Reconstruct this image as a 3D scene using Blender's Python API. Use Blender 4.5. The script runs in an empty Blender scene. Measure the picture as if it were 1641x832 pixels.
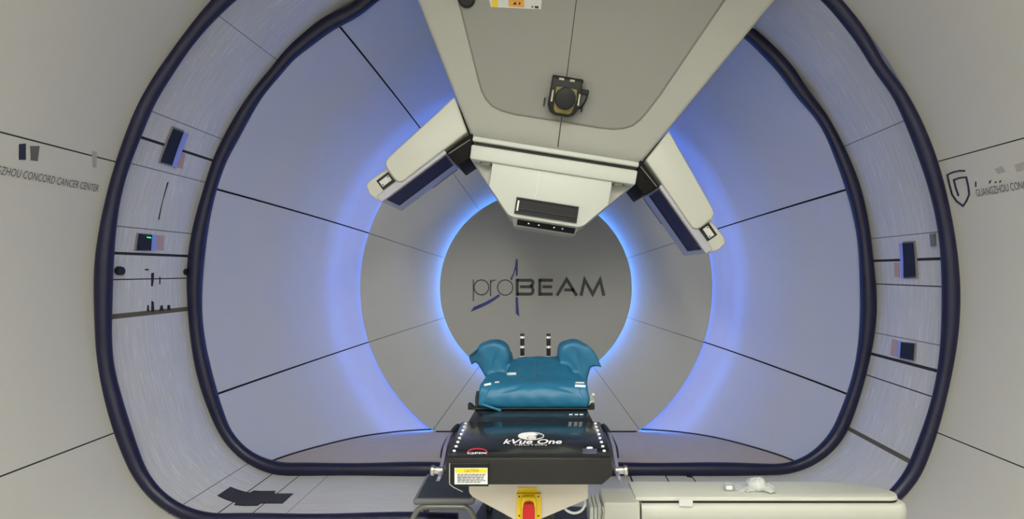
import bpy, bmesh, math, random
from mathutils import Vector, Matrix
random.seed(7)
PI = math.pi
sc = bpy.context.scene
C = sc.collection

# ------------------------------------------------------------------ camera, world, exposure
ZA = 1.18                      # height of the gantry axis above the gantry floor
CAM = Vector((0, 0, 1.32))
cd = bpy.data.cameras.new('camera'); cam = bpy.data.objects.new('camera', cd); C.objects.link(cam)
cam.location = CAM; cam.rotation_euler = (PI/2, 0, 0)
cd.sensor_width = 36; cd.lens = 900/1641*36
cd.shift_x = -41.5/1641; cd.shift_y = 18/1641
cd.clip_start = .02
sc.camera = cam
sc.view_settings.view_transform = 'Standard'; sc.view_settings.look = 'None'
sc.view_settings.gamma = 1; sc.view_settings.use_curve_mapping = False
sc.view_settings.exposure = 0.0
w = bpy.data.worlds.new('world'); sc.world = w; w.use_nodes = True
w.node_tree.nodes['Background'].inputs[0].default_value = (.6, .62, .66, 1)
w.node_tree.nodes['Background'].inputs[1].default_value = .05
CEIL_STRENGTH = 16.5
LED_STRENGTH = 84.0
LED_DISC_STRENGTH = 55.0

# ------------------------------------------------------------------ materials
def lin(h):
    if isinstance(h, str):
        h = [int(h[i:i+2], 16)/255 for i in (0, 2, 4)]
    return tuple(c/12.92 if c <= .04045 else ((c+.055)/1.055)**2.4 for c in h) + (1,)
def mat(name, col, rough=.5, metal=0, var=.06, scale=6.0, bump=0.0, bscale=200, emit=None, estr=0, trans=0, spec=.5, coat=0):
    m = bpy.data.materials.new(name); m.use_nodes = True
    nt = m.node_tree; b = nt.nodes['Principled BSDF']
    c = lin(col)
    b.inputs['Roughness'].default_value = rough; b.inputs['Metallic'].default_value = metal
    b.inputs['Specular IOR Level'].default_value = spec
    b.inputs['Coat Weight'].default_value = coat
    if trans: b.inputs['Transmission Weight'].default_value = trans; b.inputs['IOR'].default_value = 1.3
    tc = nt.nodes.new('ShaderNodeTexCoord')
    n = nt.nodes.new('ShaderNodeTexNoise'); n.inputs['Scale'].default_value = scale; n.inputs['Detail'].default_value = 3
    nt.links.new(tc.outputs['Object'], n.inputs['Vector'])
    r = nt.nodes.new('ShaderNodeMix'); r.data_type = 'RGBA'
    r.inputs['A'].default_value = tuple(x*(1-var) for x in c[:3]) + (1,)
    r.inputs['B'].default_value = tuple(min(1, x*(1+var)) for x in c[:3]) + (1,)
    nt.links.new(n.outputs['Fac'], r.inputs['Factor']); nt.links.new(r.outputs['Result'], b.inputs['Base Color'])
    if bump:
        n2 = nt.nodes.new('ShaderNodeTexNoise'); n2.inputs['Scale'].default_value = bscale
        nt.links.new(tc.outputs['Object'], n2.inputs['Vector'])
        bp = nt.nodes.new('ShaderNodeBump'); bp.inputs['Strength'].default_value = bump; bp.inputs['Distance'].default_value = .01
        nt.links.new(n2.outputs['Fac'], bp.inputs['Height']); nt.links.new(bp.outputs['Normal'], b.inputs['Normal'])
    if emit:
        b.inputs['Emission Color'].default_value = lin(emit); b.inputs['Emission Strength'].default_value = estr
    return m
M = {}
M['wall'] = mat('painted_liner', 'bebcb4', .45, var=.03, scale=1.5)
M['seam'] = mat('dark_seam', '20201f', .8)
M['paleseam'] = mat('pale_seam', '77777c', .7)
M['brownseam'] = mat('brown_seam', '5c5545', .7)
M['rubber'] = mat('blue_black_rubber', '0f1034', .42, bump=.25, bscale=14, var=.25)
M['dish'] = mat('dish_panel', 'b5b5b8', .42, var=.02)
M['ring'] = mat('ring_panel', 'b4b4b1', .42, var=.02)
M['disc'] = mat('disc_panel', 'a7a7a3', .45, var=.02)
M['back'] = mat('dark_backing', '14161c', .8)
M['dishfloor'] = mat('gantry_floor_laminate', 'b2a598', .55, var=.08, scale=12)
M['shell'] = mat('cream_shell', 'cbccbe', .4, var=.02)
M['cover'] = mat('nozzle_cover', 'b4b4aa', .45, var=.02)
M['hatch'] = mat('hatch_paint', '94948c', .45, var=.02)
M['groove'] = mat('soft_groove', '84837a', .7)
M['white'] = mat('white_plate', 'd2d6cb', .4, var=.02)
M['black'] = mat('black_plastic', '0b0c0b', .5, var=.2)
M['blackgloss'] = mat('dark_glass', '121218', .35, spec=.3, var=.1)
M['carbon'] = mat('carbon_top', '15171a', .2, var=.2, scale=30, coat=.3)
M['capblack'] = mat('couch_cap', '141410', .4, var=.15)
M['window'] = mat('detector_window', '201e48', .55, var=.1, spec=.2)
M['frame'] = mat('detector_frame', 'b9b7c2', .4, var=.02)
M['lettergrey'] = mat('letter_grey', '33383a', .5)
M['letterblue'] = mat('letter_blue', '1f2f7c', .45)
M['vinyl'] = mat('wall_vinyl', '55555a', .6)
M['vinyldark'] = mat('wall_vinyl_dark', '23263a', .5)
M['smudgedark'] = mat('smudge_dark', '5d5a58', .7)
M['smudge'] = mat('smudge_grey', 'a19f98', .7)
M['yellow'] = mat('yellow_plastic', 'f0cc08', .4, var=.05)
M['red'] = mat('red_button', 'c01018', .35, var=.1)
M['orange'] = mat('orange_label', 'e8a648', .6)
M['paper'] = mat('paper_label', 'd8d9d4', .6)
M['redlabel'] = mat('red_sticker', 'bb9c99', .6, var=.25, scale=150)
M['ink'] = mat('ink', '2a2a2a', .7)
M['redink'] = mat('red_ink', 'c22338', .5)
M['whiteink'] = mat('white_ink', 'f2f2f2', .5)
M['blueink'] = mat('blue_ink', '3a56a8', .5)
M['beige'] = mat('beige_housing', 'd6cfbe', .45, var=.02)
M['cushion'] = mat('teal_cushion', '1a698d', .45, var=.12, scale=9, bump=.35, bscale=16)
M['chrome'] = mat('chrome', 'c4c2b8', .22, metal=1)
M['steelblue'] = mat('clamp_plate', '8f8da8', .3, metal=.6)
M['greypipe'] = mat('grey_pipe', '77776f', .35, metal=.3)
M['tread'] = mat('rubber_tread', '2c323c', .6, bump=.3, bscale=300)
M['treadframe'] = mat('tread_frame', '6e6f70', .45)
M['bracket'] = mat('black_bracket', '0a0a09', .6, spec=.2)
M['sensor'] = mat('sensor_glass', '1a1d28', .5, spec=.25)
M['edge_glint'] = mat('painted_edge_glint', '8f9ae8', .25)  # pale blue paints the light caught on the window's edge
M['greenled'] = mat('green_status_lamp', '20e090', .4, emit='30ff9a', estr=.9)
M['plasticbag'] = mat('clear_bag', 'eef2ee', .25, trans=.45, bump=.6, bscale=40)
M['clear'] = mat('clear_clip', 'f4f6f6', .08, trans=.7)
M['brass'] = mat('yellow_frame', '8f8448', .45)
M['charcoal'] = mat('charcoal_plate', '26262b', .45, var=.1)
M['led'] = mat('blue_led', '5a80ff', .5, emit=(.20, .48, 1.0), estr=LED_STRENGTH)
M['led_added'] = mat('blue_led_added', '5a80ff', .5, emit=(.20, .48, 1.0), estr=LED_STRENGTH*.5)
M['led_disc'] = mat('blue_led_inner', '5a80ff', .5, emit=(.30, .56, 1.0), estr=LED_DISC_STRENGTH)
M['lamp'] = mat('lamp_diffuser', 'ffffff', .5, emit=(1.0, .995, .965), estr=CEIL_STRENGTH)
# rolling floor: fine slats and streaks that run round the barrel (uv: u = arc length, v = depth)
def slat_material():
    m = bpy.data.materials.new('rolling_slats'); m.use_nodes = True
    nt = m.node_tree; b = nt.nodes['Principled BSDF']; L = nt.links.new
    b.inputs['Roughness'].default_value = .42
    uv = nt.nodes.new('ShaderNodeUVMap')
    mp = nt.nodes.new('ShaderNodeMapping'); mp.inputs['Scale'].default_value = (3, 70, 1)
    L(uv.outputs[0], mp.inputs[0])
    n = nt.nodes.new('ShaderNodeTexNoise'); n.inputs['Scale'].default_value = 1; n.inputs['Detail'].default_value = 4
    L(mp.outputs[0], n.inputs['Vector'])
    cr = nt.nodes.new('ShaderNodeValToRGB')
    cr.color_ramp.elements[0].position = .32; cr.color_ramp.elements[0].color = lin('bfbebd')
    cr.color_ramp.elements[1].position = .72; cr.color_ramp.elements[1].color = lin('cdcdcd')
    L(n.outputs['Fac'], cr.inputs[0])
    mp2 = nt.nodes.new('ShaderNodeMapping'); mp2.inputs['Scale'].default_value = (7, 160, 1)
    L(uv.outputs[0], mp2.inputs[0])
    n2 = nt.nodes.new('ShaderNodeTexNoise'); n2.inputs['Scale'].default_value = 1
    L(mp2.outputs[0], n2.inputs['Vector'])
    c2 = nt.nodes.new('ShaderNodeValToRGB')
    c2.color_ramp.elements[0].position = .64; c2.color_ramp.elements[0].color = (0, 0, 0, 1)
    c2.color_ramp.elements[1].position = .70; c2.color_ramp.elements[1].color = (1, 1, 1, 1)
    L(n2.outputs['Fac'], c2.inputs[0])
    mx = nt.nodes.new('ShaderNodeMix'); mx.data_type = 'RGBA'
    L(c2.outputs['Color'], mx.inputs['Factor']); L(cr.outputs['Color'], mx.inputs['A']); mx.inputs['B'].default_value = lin('e6e6e6')
    L(mx.outputs['Result'], b.inputs['Base Color'])
    return m
M['slat'] = slat_material()

# ------------------------------------------------------------------ helpers
def link(name, mesh, mats, parent=None, smooth=None):
    o = bpy.data.objects.new(name, mesh); C.objects.link(o)
    for m in (mats if isinstance(mats, (list, tuple)) else [mats]): mesh.materials.append(M[m])
    if parent: o.parent = parent; o.matrix_parent_inverse = Matrix.Translation(-parent.location)
    if smooth is not None:
        for p in mesh.polygons: p.use_smooth = True
        if smooth < 179:
            bm = bmesh.new(); bm.from_mesh(mesh)
            for e in bm.edges:
                if len(e.link_faces) == 2 and e.calc_face_angle(0) > math.radians(smooth): e.smooth = False
            bm.to_mesh(mesh); bm.free()
    return o
def obj(name, bm, mats, parent=None, smooth=None, recalc=True):
    if recalc: bmesh.ops.recalc_face_normals(bm, faces=bm.faces)
    me = bpy.data.meshes.new(name); bm.to_mesh(me); bm.free()
    return link(name, me, mats, parent, smooth)
def tag(o, label, cat, group=None, kind=None):
    o['label'] = label
    if cat: o['category'] = cat
    if group: o['group'] = group
    if kind: o['kind'] = kind
    return o
def thing(name, label, cat, loc, group=None):
    o = bpy.data.objects.new(name, None); C.objects.link(o); o.location = loc; o.empty_display_size = .1
    return tag(o, label, cat, group)
def struct(o): o['kind'] = 'structure'; return o
def bev(bm, edges, r, seg=3):
    if r: bmesh.ops.bevel(bm, geom=list(edges), offset=r, segments=seg, profile=.5, affect='EDGES', clamp_overlap=True)
def box(bm, lo, hi, r=0, seg=3):
    b2 = bmesh.new()
    bmesh.ops.create_cube(b2, size=1)
    for v in b2.verts:
        v.co = Vector([(lo[i]+hi[i])/2 + v.co[i]*(hi[i]-lo[i]) for i in range(3)])
    bev(b2, b2.edges, r, seg); merge(bm, b2)
def merge(bm, b2):
    me = bpy.data.meshes.new('t'); b2.to_mesh(me); b2.free(); bm.from_mesh(me); bpy.data.meshes.remove(me)
def prism(bm, pts, off, r=0, seg=3, mi=0):
    """closed solid: the polygon pts and its copy moved by off (a vector or one point per vertex)"""
    b2 = bmesh.new(); n = len(pts)
    A = [b2.verts.new(p) for p in pts]
    B = [b2.verts.new(Vector(p)+Vector(off)) if not isinstance(off, list) else b2.verts.new(off[i]) for i, p in enumerate(pts)]
    b2.faces.new(A); b2.faces.new(B[::-1])
    for i in range(n): b2.faces.new((A[i], B[i], B[(i+1) % n], A[(i+1) % n]))
    bmesh.ops.recalc_face_normals(b2, faces=b2.faces)
    bev(b2, b2.edges, r, seg)
    for f in b2.faces: f.material_index = mi
    merge(bm, b2)
def tube(bm, pts, rad, seg=10, closed=False, radfn=None, caps=True):
    pts = [Vector(p) for p in pts]; n = len(pts); rings = []
    up = None
    for i, p in enumerate(pts):
        a = pts[(i-1) % n] if (closed or i > 0) else p
        b = pts[(i+1) % n] if (closed or i < n-1) else p
        t = (b-a).normalized()
        if up is None:
            up = Vector((0, 0, 1)) if abs(t.z) < .9 else Vector((0, 1, 0))
        x = up - t*up.dot(t)
        if x.length < 1e-4: x = Vector((1, 0, 0)) - t*t.x
        x.normalize(); y = t.cross(x); up = x
        r = radfn(i) if radfn else rad
        rings.append([bm.verts.new(p + (x*math.cos(2*PI*k/seg) + y*math.sin(2*PI*k/seg))*r) for k in range(seg)])
    m = n if closed else n-1
    for i in range(m):
        A, B = rings[i], rings[(i+1) % n]
        for k in range(seg): bm.faces.new((A[k], A[(k+1) % seg], B[(k+1) % seg], B[k]))
    if not closed and caps: bm.faces.new(rings[0][::-1]); bm.faces.new(rings[-1])
def cyl(bm, p0, p1, r0, r1=None, seg=24, bevel=0):
    p0, p1 = Vector(p0), Vector(p1)
    b2 = bmesh.new()
    tube(b2, [p0, p1], r0, seg, radfn=lambda i: r0 if i == 0 else (r1 if r1 is not None else r0))
    if bevel:
        bmesh.ops.recalc_face_normals(b2, faces=b2.faces)
        bev(b2, [e for e in b2.edges if e.calc_face_angle(0) > 1.0], bevel, 2)
    merge(bm, b2)
def spline(ctrl, n=8, closed=False):
    ctrl = [Vector(c) for c in ctrl]; out = []; N = len(ctrl)
    rng = range(N if closed else N-1)
    for i in rng:
        g = lambda k: ctrl[k % N] if closed else ctrl[max(0, min(N-1, k))]
        p0, p1, p2, p3 = g(i-1), g(i), g(i+1), g(i+2)
        for k in range(n):
            t = k/n
            out.append(.5*((2*p1)+(p2-p0)*t+(2*p0-5*p1+4*p2-p3)*t*t+(3*p1-p0-3*p2+p3)*t**3))
    if not closed: out.append(ctrl[-1])
    return out
def text_mesh(s, size=1.0, spacing=1.0, bold=0.0, shear=0.0):
    cu = bpy.data.curves.new('txt', 'FONT'); cu.body = s; cu.size = size; cu.space_character = spacing
    cu.offset = bold; cu.shear = shear; cu.resolution_u = 3
    o = bpy.data.objects.new('txt', cu); C.objects.link(o)
    dg = bpy.context.evaluated_depsgraph_get()
    me = bpy.data.meshes.new_from_object(o.evaluated_get(dg))
    C.objects.unlink(o); bpy.data.objects.remove(o); bpy.data.curves.remove(cu)
    xs = [v.co.x for v in me.vertices]; ys = [v.co.y for v in me.vertices]
    return me, (min(xs), max(xs), min(ys), max(ys))
def text_obj(name, s, mats, parent, fn, size=1, spacing=1, bold=0, shear=0, box_to=None):
    """text laid through fn(x, y); box_to = (w, h) stretches it"""
    me, (x0, x1, y0, y1) = text_mesh(s, size, spacing, bold, shear)
    sx = box_to[0]/(x1-x0) if box_to else 1; sy = box_to[1]/(y1-y0) if box_to else 1
    for v in me.vertices: v.co = Vector(fn((v.co.x-x0)*sx, (v.co.y-y0)*sy))
    me.materials.clear()
    return link(name, me, mats, parent)

def xo(Y): return -.061 + .0288*(max(Y, 2.95)-2.95)          # the gantry axis sits a little left and drifts back to centre
def P(px, py, Y): return Vector(((px-862)*Y/900, Y, 1.32-(py-434)*Y/900))   # a point at depth Y
def F(px, py, z): Y = (1.32-z)*900/(py-434); return Vector(((px-862)*Y/900, Y, z))   # a point on a level plane
G = math.radians(9.0); CG, SG = math.cos(G), math.sin(G)
U0 = .022
def GV(u, v, Y):                                             # gantry frame, rolled nine degrees
    u = u + U0
    return Vector((xo(3.3) + u*CG + v*SG, Y, ZA - u*SG + v*CG))

class Profile:
    """barrel section: circle of radius R about the axis with a level floor h below and filleted corners;
    s runs from the middle of the floor to the left, up, over and down the right side"""
    def __init__(self, R, h, rc):
        self.R, self.h, self.rc = R, h, rc
        cx = math.sqrt((R-rc)**2 - (h-rc)**2); cz = -(h-rc)
        a1 = math.atan2(cz, -cx); a1 = a1 + 2*PI                # direction of tangency on the left (about 205 deg)
        pts = []; N = 30
        for i in range(N): pts.append((-cx*i/N, -h))
        for i in range(N):
            a = -PI/2 - (i/N)*(PI/2*3 - a1); pts.append((-cx + rc*math.cos(a), cz + rc*math.sin(a)))
        a0 = a1; aend = PI - a1 + 0.0
        n = 360
        for i in range(n+1):
            a = a0 + (aend-a0)*i/n; pts.append((R*math.cos(a), R*math.sin(a)))
        for i in range(1, N+1):
            a = aend - (i/N)*(PI/2*3-a1); pts.append((cx + rc*math.cos(a), cz + rc*math.sin(a)))
        for i in range(1, N+1): pts.append((cx*(1-i/N), -h))
        self.p = pts; self.s = [0]
        for a, b in zip(pts, pts[1:]): self.s.append(self.s[-1] + math.dist(a, b))
        self.L = self.s[-1]
        self.cx = cx
        import bisect as bs; self.bs = bs
    def ev(self, s):
        s = max(0, min(self.L-1e-6, s)); i = self.bs.bisect_right(self.s, s)-1
        t = (s-self.s[i])/(self.s[i+1]-self.s[i]); a, b = self.p[i], self.p[i+1]
        dx, dz = b[0]-a[0], b[1]-a[1]; l = math.hypot(dx, dz)
        return a[0]+dx*t, a[1]+dz*t, dz/l, -dx/l               # point, inward normal
    def at(self, s, Y, h=0):
        x, z, nx, nz = self.ev(s)
        return Vector((xo(Y)+x+nx*h, Y, ZA+z+nz*h))
    def s_angle(self, deg):
        x, z = self.R*math.cos(math.radians(deg)), self.R*math.sin(math.radians(deg))
        return self.s[min(range(len(self.p)), key=lambda i: (self.p[i][0]-x)**2+(self.p[i][1]-z)**2)]
    def inside(self, x, z):
        if z < -self.h or math.hypot(x, z) > self.R: return False
        if abs(x) > self.cx and z < -(self.h-self.rc):
            return math.hypot(abs(x)-self.cx, z+self.h-self.rc) < self.rc or math.atan2(-z, abs(x)) < math.atan2(self.h-self.rc, self.cx)
        return True
    def hit(self, px, py):
        """where the sight line through a pixel meets the barrel: (s, Y)"""
        dx, dz = (px-862)/900, -(py-434)/900
        lo, hi = .5, 8
        for _ in range(50):
            Y = (lo+hi)/2; x = dx*Y - xo(Y); z = 1.32-ZA + dz*Y
            if self.inside(x, z): lo = Y
            else: hi = Y
        Y = (lo+hi)/2; x = dx*Y - xo(Y); z = 1.32-ZA + dz*Y
        i = min(range(len(self.p)), key=lambda i: (self.p[i][0]-x)**2+(self.p[i][1]-z)**2)
        best = (9, 0)
        for j in (i-1, i):
            if 0 <= j < len(self.p)-1:
                a, b = self.p[j], self.p[j+1]; dxx, dzz = b[0]-a[0], b[1]-a[1]
                t = max(0, min(1, ((x-a[0])*dxx+(z-a[1])*dzz)/(dxx*dxx+dzz*dzz)))
                d = math.hypot(a[0]+dxx*t-x, a[1]+dzz*t-z)
                if d < best[0]: best = (d, self.s[j]+t*(self.s[j+1]-self.s[j]))
        return best[1], Y
def sweep(prof, s0, s1, Ys, seams=(), ds=.04):
    """the barrel skin between s0 and s1; seams = (s, width, material index)"""
    cuts = {s0, s1}
    k = int((s1-s0)/ds)
    for i in range(1, k): cuts.add(s0+(s1-s0)*i/k)
    bands = []
    for s, wd, mi in seams:
        a, b = s-wd/2, s+wd/2
        if a <= s0 or b >= s1: continue
        cuts = {c for c in cuts if not (a < c < b)}; cuts |= {a, b}; bands.append((a, b, mi))
    cs = sorted(cuts); bm = bmesh.new(); uvl = bm.loops.layers.uv.new('UVMap')
    V = [[bm.verts.new(prof.at(s, Y)) for s in cs] for Y in Ys]
    for j in range(len(Ys)-1):
        for i in range(len(cs)-1):
            mid = (cs[i]+cs[i+1])/2
            mi = next((m for a, b, m in bands if a <= mid <= b), 0)
            f = bm.faces.new((V[j][i], V[j+1][i], V[j+1][i+1], V[j][i+1])); f.material_index = mi; f.smooth = True
            for l, (ss, yy) in zip(f.loops, ((cs[i], Ys[j]), (cs[i], Ys[j+1]), (cs[i+1], Ys[j+1]), (cs[i+1], Ys[j]))):
                l[uvl].uv = (ss, yy)
    return bm
def conform(prof, poly, h0, h1, bm=None):
    """a solid of outline poly (s, Y) lying on the barrel skin between heights h0 and h1"""
    b2 = bmesh.new()
    f = b2.faces.new([b2.verts.new((s, Y, h0)) for s, Y in poly])
    lo, hi = min(p[0] for p in poly), max(p[0] for p in poly)
    k = int((hi-lo)/.03)
    for i in range(1, k+1):
        geom = b2.verts[:]+b2.edges[:]+b2.faces[:]
        bmesh.ops.bisect_plane(b2, geom=geom, plane_co=(lo+(hi-lo)*i/(k+1), 0, 0), plane_no=(1, 0, 0))
    r = bmesh.ops.extrude_face_region(b2, geom=b2.faces[:])
    for v in r['geom']:
        if isinstance(v, bmesh.types.BMVert): v.co.z = h1
    for v in b2.verts: v.co = prof.at(v.co.x, v.co.y, v.co.z)
    if bm is None:
        bmesh.ops.recalc_face_normals(b2, faces=b2.faces); return b2
    merge(bm, b2)
def hits(prof, pts): return [prof.hit(*p) for p in pts]

# ------------------------------------------------------------------ the setting: front barrel room
WALL = Profile(2.255, 1.21, .53)
sT0, sT1 = WALL.s_angle(126), WALL.s_angle(54)
sF = WALL.cx
Ys = [-2.6, -1.5, 0, 1.5, 2.2, 2.6, 2.93]
wl = [(WALL.s_angle(162), .007, 1), (WALL.s_angle(198), .007, 1)]
wr = [(WALL.s_angle(18), .006, 1), (WALL.s_angle(-18), .006, 1)]
wall_left = struct(obj('wall_left', sweep(WALL, sF, sT0, Ys, wl), ['wall', 'seam'], recalc=False))
wall_right = struct(obj('wall_right', sweep(WALL, sT1, WALL.L-sF, Ys, wr), ['wall', 'seam'], recalc=False))
struct(obj('ceiling', sweep(WALL, sT0, sT1, Ys), ['wall'], recalc=False))
bm = bmesh.new()
box(bm, (-WALL.cx+xo(0), -2.6, -.13), (WALL.cx+xo(0), 2.93, ZA-WALL.h))
struct(obj('floor', bm, 'slat'))
bm = bmesh.new(); cs = [WALL.at(WALL.L*i/90, -2.6) for i in range(90)]
prism(bm, cs, (0, -.1, 0)); struct(obj('wall_rear', bm, 'wall'))
# lamps of the room, recessed panels on the ceiling behind and above the viewer
def ceiling_light(x, Y, label):
    z = ZA + math.sqrt(2.255**2-(abs(x-xo(0))+.34)**2) - .03
    t = thing('ceiling_light', label, 'light', (x, Y, z), 'ceiling light panels')
    b = bmesh.new()
    box(b, (x-.34, Y-.55, z), (x+.34, Y+.55, z+.025), .006); obj('light_frame', b, 'white', t)
    b = bmesh.new(); box(b, (x-.31, Y-.52, z-.006), (x+.31, Y+.52, z-.001)); obj('diffuser', b, 'lamp', t)
for i, (x, Y) in enumerate([(-.75, -1.9), (.65, -1.9), (-.75, -.7), (.65, -.7), (-.75, .5), (.65, .5)]):
    ceiling_light(x, Y, 'white flat panel lamp recessed in the curved ceiling in front of the gantry')

# ------------------------------------------------------------------ dish floor
BOWL = [Vector(p) for p in ((2.215, 3.72), (2.195, 3.78), (2.12, 4.0), (2.0, 4.22), (1.85, 4.43), (1.70, 4.56), (1.55, 4.635), (1.40, 4.67), (1.2, 4.685), (.9, 4.69))]   # (radius, depth)
BOWL = [(p.x, p.y) for p in spline([(a, b, 0) for a, b in BOWL], 5)]
def cone_r(Y):
    for (r0, y0), (r1, y1) in zip(BOWL, BOWL[1:]):
        if y0 <= Y <= y1: return r0+(r1-r0)*(Y-y0)/max(1e-6, y1-y0)
    return BOWL[0][0] if Y < BOWL[0][1] else .9
YR = 4.60                                                     # depth of the ring
bm = bmesh.new(); prev = None; rows = []
for i in range(49):
    Y = 3.72 + (4.669-3.72)*i/48
    hx = math.sqrt(max(cone_r(Y)**2-ZA**2, .01)) if Y > 3.77 else 1.80
    rows.append((Y, hx))
outline = [(xo(Y)-hx, Y, 0) for Y, hx in rows] + [(xo(Y)+hx, Y, 0) for Y, hx in rows[::-1]]
prism(bm, outline, (0, 0, -.06))
struct(obj('floor', bm, 'dishfloor')).name = 'floor_gantry'
for side, nm in ((-1, 'trim_1'), (1, 'trim_2')):
    bm = bmesh.new()
    tube(bm, [(xo(Y)+side*(hx-.004), Y, .003) for Y, hx in rows if 3.80 < Y < 4.68], .007, 6)
    struct(obj(nm, bm, 'seam'))

bm = bmesh.new(); tube(bm, [(xo(YR)-.82, YR-.006, .004), (xo(YR)+.82, YR-.006, .004)], .006, 6); struct(obj('trim_3', bm, 'seam'))

# ------------------------------------------------------------------ gantry dish, ring, disc
def rad(a, r, Y): return Vector((xo(Y)+r*math.cos(a), Y, ZA+r*math.sin(a)))
def cut_floor(bm, z=.001):
    bmesh.ops.bisect_plane(bm, geom=bm.verts[:]+bm.edges[:]+bm.faces[:], plane_co=(0, 0, z), plane_no=(0, 0, -1), clear_outer=True)
    ed = [e for e in bm.edges if e.is_boundary]
    if ed: bmesh.ops.holes_fill(bm, edges=ed, sides=0)
def sector(a0, a1, rf, n=14, m=1):
    """solid sector; rf = list of (r, Y) going round the radial section"""
    bm = bmesh.new(); R_ = []
    for i in range(n+1):
        a = a0+(a1-a0)*i/n
        R_.append([bm.verts.new(rad(a, r, Y)) for r, Y in rf])
    k = len(rf)
    for i in range(n):
        for j in range(k):
            bm.faces.new((R_[i][j], R_[i][(j+1) % k], R_[i+1][(j+1) % k], R_[i+1][j]))
    bm.faces.new(R_[0]); bm.faces.new(R_[-1][::-1])
    return bm
dish = thing('gantry_dish', 'large grey conical dish of curved panels behind the inner black seal, washed by blue light', 'gantry panel', (xo(4), 4.0, 0))
ring = thing('panel_ring', 'flat grey ring of panels around the round logo disc, blue light spilling round its rim', 'gantry panel', (xo(4.62), YR, 0))
gap = .006
for i in range(10):
    a0 = math.radians(18+36*i); a1 = a0+math.radians(36)
    if math.sin(a0) < -.9 and math.sin(a1) < -.9: continue
    bm = sector(a0+gap/1.9, a1-gap/1.9, BOWL + [(r_+.012, y_+.012) for r_, y_ in BOWL[::-1]], 18)
    cut_floor(bm)
    if len(bm.faces): obj('dish_panel', bm, 'dish', dish, 30)
    else: bm.free()
    bm = sector(a0+.0016, a1-.0016, [(1.443, YR), (.60, YR), (.60, YR+.02), (1.443, YR+.02)], 18)
    cut_floor(bm)
    if len(bm.faces): obj('ring_panel', bm, 'ring', ring, 30)
    else: bm.free()
bm = sector(0, 2*PI, [(r_+.018, y_+.018) for r_, y_ in BOWL] + [(r_+.05, y_+.04) for r_, y_ in BOWL[::-1]], 120); cut_floor(bm); obj('dark_backing', bm, 'back', dish)
bm = sector(0, 2*PI, [(1.40, YR+.022), (.55, YR+.022), (.55, YR+.028), (1.40, YR+.028)], 90); cut_floor(bm); obj('backing_plate', bm, 'back', ring)
def arc_led(r, Y, minor, hide_below):
    a = math.asin(min(1, (ZA-.03)/r)) if r > ZA-.03 else None
    bm = bmesh.new()
    if a is None: tube(bm, [rad(2*PI*i/160, r, Y) for i in range(160)], minor, 8, closed=True)
    else: tube(bm, [rad(-a + (PI+2*a)*i/160, r, Y) for i in range(161)], minor, 8)
    return bm
tag(obj('led_strip', arc_led(1.30, 4.658, .010, 1), 'led', ring), 'added blue light strip that widens the glow', None)
tag(obj('led_strip', arc_led(1.385, 4.655, .007, 1), 'led_added', ring), 'added blue light strip that widens the glow', None)  # second row, added to throw the blue wash further out
disc = thing('logo_disc', 'round flat grey disc with dark lettering and blue emblem at the far end', 'disc', (xo(4.5), 4.5, ZA-.77))
YD = 4.50
bm = bmesh.new()
b2 = sector(0, 2*PI, [(.77, YD), (.768, YD), (.768, YD+.02), (.77, YD+.02)], 128); b2.free()
cyl(bm, (xo(YD), YD+.025, ZA), (xo(YD), YD, ZA), .77, seg=160, bevel=.003)
obj('disc_plate', bm, 'disc', disc, 30)
bm = bmesh.new(); cyl(bm, (xo(YD), YD+.12, ZA), (xo(YD), YD+.025, ZA), .66, seg=96); obj('disc_hub', bm, 'back', disc, 30)
tag(obj('led_strip', arc_led(.725, 4.565, .008, 1), 'led_disc', disc), 'added blue light strip that widens the glow', None)
# lettering of the disc: strokes drawn in a 6.564 x enlargement of the disc, at the disc's depth
def dp(cx, cy, off=.004): 
    p = P(740+cx/6.564, 400+cy/6.564, YD); p.y = YD-off; return p
def stroke(name, lines, wd, m, parent):
    bm = bmesh.new()
    for ln in lines:
        pts = [Vector((a, b)) for a, b in ln]; n = len(pts); L_, R_ = [], []
        closed = (pts[0]-pts[-1]).length < .5
        if closed: pts = pts[:-1]; n -= 1
        for i in range(n):
            a = pts[i-1] if (i > 0 or closed) else pts[i]; b = pts[(i+1) % n] if (i < n-1 or closed) else pts[i]
            d1 = (pts[i]-a).normalized() if (pts[i]-a).length else (b-pts[i]).normalized()
            d2 = (b-pts[i]).normalized() if (b-pts[i]).length else d1
            t = (d1+d2).normalized(); nn = Vector((-t.y, t.x)); k = wd/2/max(.35, abs(t.dot(d1)))
            L_.append(pts[i]+nn*k); R_.append(pts[i]-nn*k)
        V = [[bm.verts.new(dp(p.x, p.y, o)) for p in (L_[i], R_[i]) for o in (0.001, .005)] for i in range(n)]
        m_ = n if closed else n-1
        for i in range(m_):
            A, B = V[i], V[(i+1) % n]
            for q in ((1, 3), (3, 2), (2, 0), (0, 1)): bm.faces.new((A[q[0]], A[q[1]], B[q[1]], B[q[0]]))
        if not closed:
            bm.faces.new((V[0][0], V[0][1], V[0][3], V[0][2])); bm.faces.new((V[-1][0], V[-1][2], V[-1][3], V[-1][1]))
    return obj(name, bm, m, parent)
circ = lambda cx, cy, r, n=40: [(cx+r*math.cos(2*PI*i/n), cy+r*math.sin(2*PI*i/n)) for i in range(n+1)]
stroke('lettering', [[(122, 316), (122, 542)], circ(207, 398, 78), [(303, 318), (303, 490)], [(303, 352), (315, 334), (332, 324), (354, 321)], circ(457, 400, 80)], 10.5, 'lettergrey', disc)
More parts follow.
